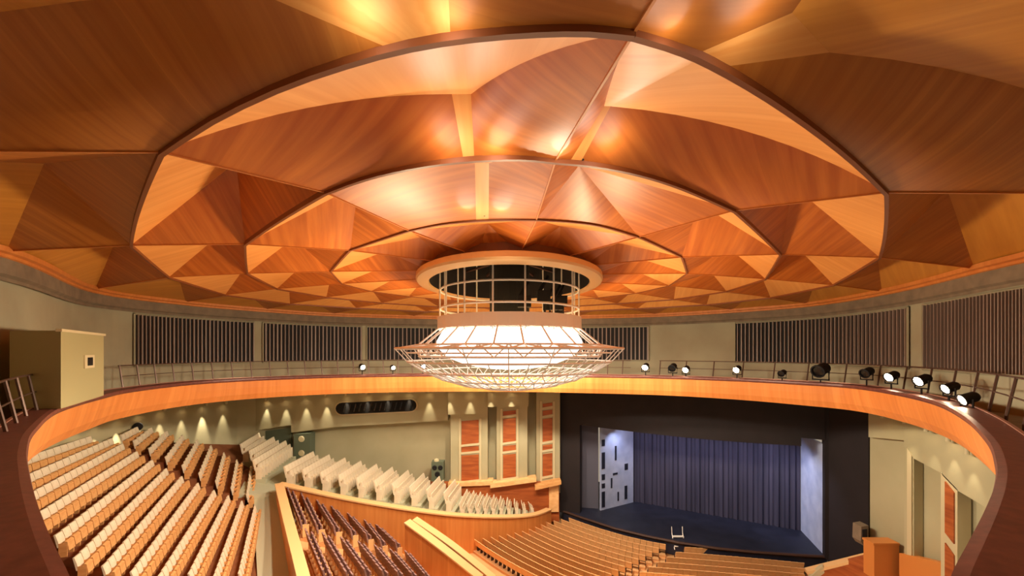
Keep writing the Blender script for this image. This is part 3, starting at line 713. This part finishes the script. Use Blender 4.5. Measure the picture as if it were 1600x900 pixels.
# ------------------------------------------------------------------ seats
def seat_proto(kind):
    back, bd = {'cream': ('cream', 'seatwood'), 'dark': ('seatdark', 'seatdark'), 'stall': ('stallwood', 'frame'), 'pale': ('cream', 'cream')}[kind]
    W = .54
    f = MB(); f.box((-.255, 0, .29), (.035, .28, .58)); f.box((.255, 0, .29), (.035, .28, .58)); f.box((-.255, -.06, .6), (.045, .18, .04)); f.box((.255, -.06, .6), (.045, .18, .04)); f.box((0, -.05, .36), (.5, .06, .05))
    b = MB()
    pr = [(-.10, .46), (-.16, .74), (-.24, 1.02), (-.30, 1.02), (-.24, .74), (-.18, .44)]
    b.slab([V((-W/2, y, z)) for y, z in pr], (W, 0, 0))
    s = MB(); pr = [(.08, .22), (0, .66), (.06, .7), (.14, .66), (.2, .26)]
    if kind != 'cream': pr = [(-.1, .40), (-.04, .80), (.02, .80), (.06, .44)]
    s.slab([V((-W/2+.01, y, z)) for y, z in pr], (W-.02, 0, 0))
    return (f.me('seat_frame'), M[{'cream': 'seatwood', 'dark': 'woodtop', 'stall': 'frame', 'pale': 'cream'}[kind]]), (b.me('backrest'), M[back]), (s.me('tip_up_seat'), M[bd])
PROTO = {k: seat_proto(k) for k in ('cream', 'dark', 'stall', 'pale')}
for k in PROTO:
    for me, m in PROTO[k]: me.materials.append(m)
STUFF = {}
NSEAT = {}
def place(kind, p, ang, s, label, group, solid):
    if solid:
        (f, _), (b, _), (t, _) = PROTO[kind]
        r = bpy.data.objects.new({'cream': 'cream_seat', 'pale': 'pale_seat', 'dark': 'dark_seat', 'stall': 'stalls_seat'}[kind], f); COL.objects.link(r); r.location = p; r.rotation_euler = (0, 0, ang); r.scale = s
        tag(r, label, 'seat', group)
        for nm, me in (('backrest', b), ('tip_up_seat', t)):
            c = bpy.data.objects.new(nm, me); COL.objects.link(c); c.parent = r
        NSEAT[group] = NSEAT.get(group, 0)+1
    else:
        ca, sa = math.cos(ang), math.sin(ang)
        for q, (me, m) in enumerate(PROTO[kind]):
            B = STUFF.setdefault((group, kind, q), MB())
            B.add([V((p.x+ca*v.co.x*s[0]-sa*v.co.y*s[1], p.y+sa*v.co.x*s[0]+ca*v.co.y*s[1], p.z+v.co.z*s[2])) for v in me.vertices], [tuple(f.vertices) for f in me.polygons])
def build_rows(rows, plane, facing, kind, n, label, group, floor, fmat, depth, solidf, hs=1.0, prow=None, rise=1.2):
    """rows: list of px polylines; every row gets a tread, n seats"""
    for ri, r in enumerate(rows):
        P = [onP(x, y, plane) for x, y in r]
        if kind == 'pale': P[-1] = lerp(P[0], P[-1], .86 if 'corner' in group else (.70 if 'behind' in group else .72))
        if len(P) == 3: P = bez(P[0], P[1], P[2], 12)
        L = [0]
        for k in range(1, len(P)): L.append(L[-1]+(P[k]-P[k-1]).length)
        # level tread
        fwd = []
        for k, p in enumerate(P):
            t = P[min(k+1, len(P)-1)]-P[max(k-1, 0)]; nn = V((t.y, -t.x, 0)).normalized(); nn = nn if nn.dot(V(facing)) > 0 else -nn; fwd.append(nn)
        dp = depth[ri] if isinstance(depth, list) else depth
        a = [p-f*dp*.42 for p, f in zip(P, fwd)]; c = [p+f*dp*.62 for p, f in zip(P, fwd)]; dn = V((0, 0, -rise))
        b = MB(); b.strip([[p+dn for p in a], a, c, [p+dn for p in c]]); b.add([a[0], c[0], c[0]+dn, a[0]+dn], [(0, 1, 2, 3)]); b.add([a[-1], c[-1], c[-1]+dn, a[-1]+dn], [(3, 2, 1, 0)])
        link('tread', b.me('tread'), fmat, floor)
        m = n(ri, L[-1]) if callable(n) else n
        pitch = L[-1]/m
        for k in range(m):
            s = (k+.5)*pitch
            for q in range(1, len(P)):
                if L[q] >= s: break
            u = (s-L[q-1])/(L[q]-L[q-1]); p = lerp(P[q-1], P[q], u); f = lerp(fwd[q-1], fwd[q], u).normalized()
            if Y0+F*(ZC-p.z-.8)/p.y > 906: continue
            hz = hs*pitch/.56 if hs > 0 else -hs
            hz = max(.55, min(1.9, hz))
            place(kind, p, math.atan2(f.y, f.x)-math.pi/2, (pitch/.56, hz, hz), label % (ordn(k), ordn(ri)), group, solidf(ri, k))
        if ri == 0 or ri == len(rows)-1: print('ROW', group, ri, 'len %.2f n %d pitch %.2f' % (L[-1], m, pitch), [tuple(round(v, 1) for v in p) for p in (P[0], P[-1])])

# left terrace (A)
PA = plane3(atY(60, 735, 22), atY(380, 706, 38), atY(400, 905, 24))
fa = empty('floor_terrace'); tag(fa, 'stepped brown floor of the left seating terrace', 'floor', kind='structure')
A = [((30, 752), (150, 706)), ((36, 782), (183, 708)), ((44, 812), (200, 716)), ((62, 842), (222, 728)), ((98, 872), (246, 741)), ((128, 908), (268, 754)), ((172, 920), (292, 766)), ((216, 928), (317, 776)), ((258, 934), (342, 787)), ((300, 938), (364, 795)), ((340, 942), (385, 803)), ((378, 944), (405, 810))]
cnt = [0]
def solidA(ri, k):
    cnt[0] += 1; return True
build_rows(A, PA, (1, -.4, 0), 'cream', lambda ri, L: max(12, int(L/.50)) if ri > 1 else int(L/.50), 'cream tip-up seat, %s from the outer end in the %s row of left terrace', 'cream seats of the left terrace', fa, M['carpet'], .95, lambda ri, k: True, -1.08)
A2 = [((196, 703), (222, 688)), ((216, 712), (244, 688)), ((240, 724), (268, 692)), ((266, 737), (292, 698)), ((292, 750), (315, 705)), ((318, 762), (336, 713)), ((344, 774), (356, 724)), ((368, 784), (376, 735)), ((392, 795), (398, 745))]
build_rows(A2, PA, (1, -.4, 0), 'cream', lambda ri, L: max(5, int(L/.62)), 'cream tip-up seat, %s from the gangway in the %s rear row beyond it', 'cream seats beyond the gangway', fa, M['carpet'], .95, lambda ri, k: True, -1.08)
# underlay of the terrace
b = MB(); q = [(-60, 760), (40, 716), (200, 684), (390, 690), (412, 800), (412, 980), (60, 980)]
b.slab([onP(x, y, PA)-V((0, 0, .35)) for x, y in q], (0, 0, -.5)); link('slab', b.me('slab'), M['carpet'], fa)
# cross gangway, pale green
PB = plane3(atY(440, 767, 32), atY(465, 722, 39.5), atY(840, 808, 39.5))
fb = empty('floor_side_terrace'); tag(fb, 'stepped pale floor of the side seating behind the orange parapet', 'floor', kind='structure')
b = MB(); b.slab([onP(x, y, PB)-V((0, 0, .3)) for x, y in ((372, 765), (400, 712), (470, 716), (700, 778), (850, 808), (832, 813), (690, 812), (440, 768))], (0, 0, -.5)); link('slab', b.me('slab'), M['paleg'], fb)
b = MB(); b.slab([atY(406, 990, 20.2), atY(500, 990, 20.4), atY(452, 766, 32.2), atY(396, 766, 32.2)], (0, 0, -.4)); link('gangway', b.me('gangway'), M['paleg'], fb)
B0 = [((384, 722), (416, 698)), ((398, 733), (440, 704)), ((404, 749), (460, 709))]
build_rows(B0, PB, (.6, -.8, 0), 'pale', 12, 'pale seat, %s from the gangway in the %s row of the corner block', 'pale seats in the corner block', fb, M['paleg'], .9, lambda ri, k: True, -1.7)
B1 = [((452+28*k-(k > 6)*(k-6)*1, 760+4.4*k), (512+23.5*k, 722+4.9*k)) for k in range(10)]
build_rows(B1, PB, (1, .35, 0), 'pale', 10, 'pale seat, %s from the orange parapet in the %s row from the gangway', 'pale seats behind the orange parapet', fb, M['paleg'], .9, lambda ri, k: True, -1.7)
B2 = [((722+12.2*k, 806-.3*k), (738+10*k, 772+2.8*k)) for k in range(10)]
build_rows(B2, PB, (1, .35, 0), 'pale', lambda ri, L: max(2, int(L/.75)), 'pale seat, %s from the orange parapet in the %s row of the stage-end block', 'pale seats at the stage end', fb, M['paleg'], .6, lambda ri, k: True, -1.05)

# orange parapet round the dark-seat block
pp = empty('parapet'); tag(pp, 'orange wooden parapet enclosing the dark seats and side terrace', 'parapet', kind='structure')
def pb(x, y, k=.985):
    return atY(x, y, onP(x, y+10, PB).y*k)
def parapet(pts, h, th, wallm, capm, name='parapet_panel', n=6, side=1):
    P = catmull(pts, n, False); ln = [0]
    for k in range(1, len(P)): ln.append(ln[-1]+(P[k]-P[k-1]).length)
    out = []
    for k, p in enumerate(P):
        t = P[min(k+1, len(P)-1)]-P[max(k-1, 0)]; nn = V((t.y, -t.x, 0)).normalized()*th/2; out.append(nn)
    rails = [[p+o-V((0, 0, h)) for p, o in zip(P, out)], [p+o for p, o in zip(P, out)], [p-o for p, o in zip(P, out)], [p-o-V((0, 0, h)) for p, o in zip(P, out)]]
    vs = []; uv = []; fs = []; m = len(P)
    for a, r in enumerate(rails):
        for k in range(m): vs.append(r[k]); uv.append((ln[k], r[k].z))
    for a in range(3):
        for k in range(m-1): fs.append((a*m+k, a*m+k+1, (a+1)*m+k+1, (a+1)*m+k))
    fs += [(0, m, 2*m, 3*m), (m-1, 2*m-1, 3*m-1, 4*m-1)]
    link(name, mesh(name, vs, fs, uv), wallm, pp)
    b = MB(); up = V((0, 0, .12)); e = 1.35
    b.strip([[p+o*e for p, o in zip(P, out)], [p+o*e+up for p, o in zip(P, out)], [p-o*e+up for p, o in zip(P, out)], [p-o*e for p, o in zip(P, out)]])
    link('cap', b.me('cap'), capm, pp)
parapet([pb(437, 757), pb(560, 783), pb(690, 803), pb(780, 808), pb(832, 805), pb(858, 796)], 4.5, .5, M['parapet'], M['woodtop'])
parapet([pb(436, 757), atY(449, 808, 26.8), atY(472, 895, 21), atY(500, 1010, 16.8)], 4.0, .45, M['parapet'], M['woodtop'])
# diagonal twin-capped wall between dark seats and stalls
parapet([atY(636, 816, 30.5), atY(690, 856, 29.2), atY(752, 905, 28)], 2.6, .55, M['parapet'], M['woodtop'])
parapet([atY(648, 812, 31.3), atY(706, 852, 30), atY(772, 905, 28.8)], 2.2, .5, M['stallwood'], M['woodtop'])

# dark seat block (C)
PC = plane3(atY(448, 790, 30.5), atY(627, 878, 29.5), atY(490, 913, 21.5))
fc = empty('floor_dark_block'); tag(fc, 'pale stepped floor under the dark seats inside the parapet', 'floor', kind='structure')
b = MB(); b.slab([onP(x, y, PC)-V((0, 0, .3)) for x, y in ((445, 772), (560, 808), (640, 832), (700, 872), (760, 930), (500, 960))], (0, 0, -.5)); link('slab', b.me('slab'), M['stallfloor'], fc)
C1 = [((457, 786), (478, 840)), ((477, 792), (503, 848)), ((499, 800), (530, 851)), ((519, 808), (556, 856)), ((540, 814), (580, 862)), ((561, 816), (602, 872)), ((584, 834), (625, 874))]
build_rows(C1, PC, (1, .3, 0), 'dark', 8, 'dark upholstered seat, %s from the parapet in the %s upper row', 'dark seats, upper rows inside the parapet', fc, M['stallfloor'], .8, lambda ri, k: True, -1.45)
C2 = [((487, 857), (517, 930)), ((513, 862), (552, 930)), ((541, 868), (585, 932)), ((568, 874), (612, 932)), ((593, 879), (635, 932)), ((617, 885), (656, 932)), ((640, 887), (676, 932))]
build_rows(C2, PC, (1, .3, 0), 'dark', 9, 'dark upholstered seat, %s from the cross aisle in the %s lower row', 'dark seats, lower rows inside the parapet', fc, M['stallfloor'], .8, lambda ri, k: True, -1.45)

# stalls (D)
PD = plane3(atY(738, 853, 34.5), atY(891, 823, 40.4), atY(1040, 866, 34.9))
fd = empty('floor'); tag(fd, 'pale orange stalls floor in front of the stage', 'floor', kind='structure')
b = MB(); b.slab([onP(x, y, PD)-V((0, 0, .25)) for x, y in ((690, 845), (780, 820), (872, 800), (905, 812), (1000, 846), (1060, 858), (1180, 872), (1290, 878), (1500, 900), (1500, 1010), (700, 1010))], (0, 0, -.5)); link('slab', b.me('slab'), M['stallfloor'], fd)
D = []
for k in range(14):
    u = k/13; x0, y0 = 738+153*u, 853-31*u-3*math.sin(u*math.pi)*0; x1, y1 = 905+135*u, 945-80*u
    D.append(((x0, y0), (lerp(x0, x1, .5)-6*(1-u)-1, lerp(y0, y1, .5)+4), (x1, y1)))
build_rows(D, PD, (.5, 1, 0), 'stall', lambda ri, L: max(12, int(L/.52)), 'orange wooden stalls seat, %s from the outer end in the %s row towards the stage', 'orange wooden seats in the left stalls', fd, M['stallfloor'], .9, lambda ri, k: True, -.95, rise=.5)
D2 = []
for k in range(6):
    D2.append(((1068-14*k, 869+8.2*k), (1165-8*k, 877+8.6*k), (1254, 886+9*k)))
build_rows(D2, PD, (.2, 1, 0), 'stall', lambda ri, L: max(12, int(L/.52)), 'orange wooden stalls seat, %s from the aisle in the %s row from the stage', 'orange wooden seats in the right stalls', fd, M['stallfloor'], .8, lambda ri, k: True, -.95, rise=.5)
for (g, kd, q), B in STUFF.items():
    pass
print('SEATS', NSEAT, sum(NSEAT.values()))

# ------------------------------------------------------------------ right side of the stage
def rp(name, pts, X, m, th, parent=wr):
    b = MB(); b.slab([atX(x, y, X) for x, y in pts], (th, 0, 0)); return link(name, b.me(name), m, parent)
rp('cornice', [(1357, 683), (1412, 688), (1412, 600), (1357, 600)], 26.3, M['wall'], .5)
rp('cornice', [(1412, 690), (1427, 716), (1472, 740), (1472, 600), (1412, 600)], 26.15, M['wall'], .6)
rp('cornice', [(1472, 742), (1495, 766), (1600, 828), (1600, 600), (1472, 600)], 26.0, M['wall'], .8)
rp('pilaster', [(1413, 890), (1428, 895), (1428, 705), (1413, 690)], 26.2, M['wall'], .6)
rp('pale_strip', [(1417, 882), (1424, 884), (1424, 712), (1417, 700)], 26.1, M['trim'], .4)
rpl = rp('pilaster', [(1470, 960), (1496, 960), (1496, 765), (1470, 738)], 26.0, M['trim'], .8)
rp('wood_panel', [(1476, 832), (1490, 850), (1490, 770), (1476, 752)], 25.92, M['panelwood'], .3, rpl)
rp('wood_panel', [(1476, 952), (1490, 955), (1490, 868), (1476, 848)], 25.92, M['panelwood'], .3, rpl)
wb = empty('wooden_corner_box', atY(1380, 900, 25)); tag(wb, 'orange wooden box beside the black stage return, right corner', 'box')
b = MB(); b.slab([atY(x, y, 26.2) for x, y in ((1366, 905), (1405, 905), (1405, 849), (1366, 849))], (0, .8, 0)); child('body', b.me('body'), M['parapet'], wb)
b = MB(); b.slab([atY(x, y, 26.15) for x, y in ((1365, 852), (1406, 852), (1406, 849), (1365, 849))], (0, .85, 0)); child('top', b.me('top'), M['parapet'], wb)
rp('wood_dado', [(1405, 960), (1480, 990), (1472, 880), (1405, 864)], 26.05, M['parapet'], .5)
lw = empty('low_wooden_wall', atY(1265, 900, 30)); tag(lw, 'low pale wooden wall at the right end of the stalls', 'low wall')
b = MB(); b.slab([atY(1264, 893, 31), atY(1357, 870, 27.5), atY(1357, 915, 27.5), atY(1264, 925, 31)], (.1, .35, 0)); child('panel', b.me('panel'), M['panelwood'], lw)
b = MB(); b.slab([atY(1262, 893, 31), atY(1358, 870, 27.5), atY(1358, 874, 27.5), atY(1262, 898, 31)], (.15, .55, 0)); child('cap', b.me('cap'), M['woodtop'], lw)
b = MB(); b.slab([atY(1264, 893, 31), atY(1286, 884, 30), atY(1290, 903, 30), atY(1262, 905, 31)], (.2, .3, 0)); child('end_block', b.me('end_block'), M['trim'], lw)
sp2 = empty('wall_speaker', atY(1351, 835, 28)); tag(sp2, 'grey rounded speaker on the edge of the black stage return', 'loudspeaker')
b = MB(); b.slab([atY(x, y, 28.0) for x, y in ((1346, 823), (1357, 821), (1357, 856), (1350, 853), (1345, 846))], (0, .7, 0)); child('body', b.me('body'), M['concrete'], sp2)
b = MB(); b.slab([atY(x, y, 27.95) for x, y in ((1348, 828), (1355, 827), (1355, 846), (1348, 844))], (0, .1, 0)); child('grille', b.me('grille'), M['slatdark'], sp2)
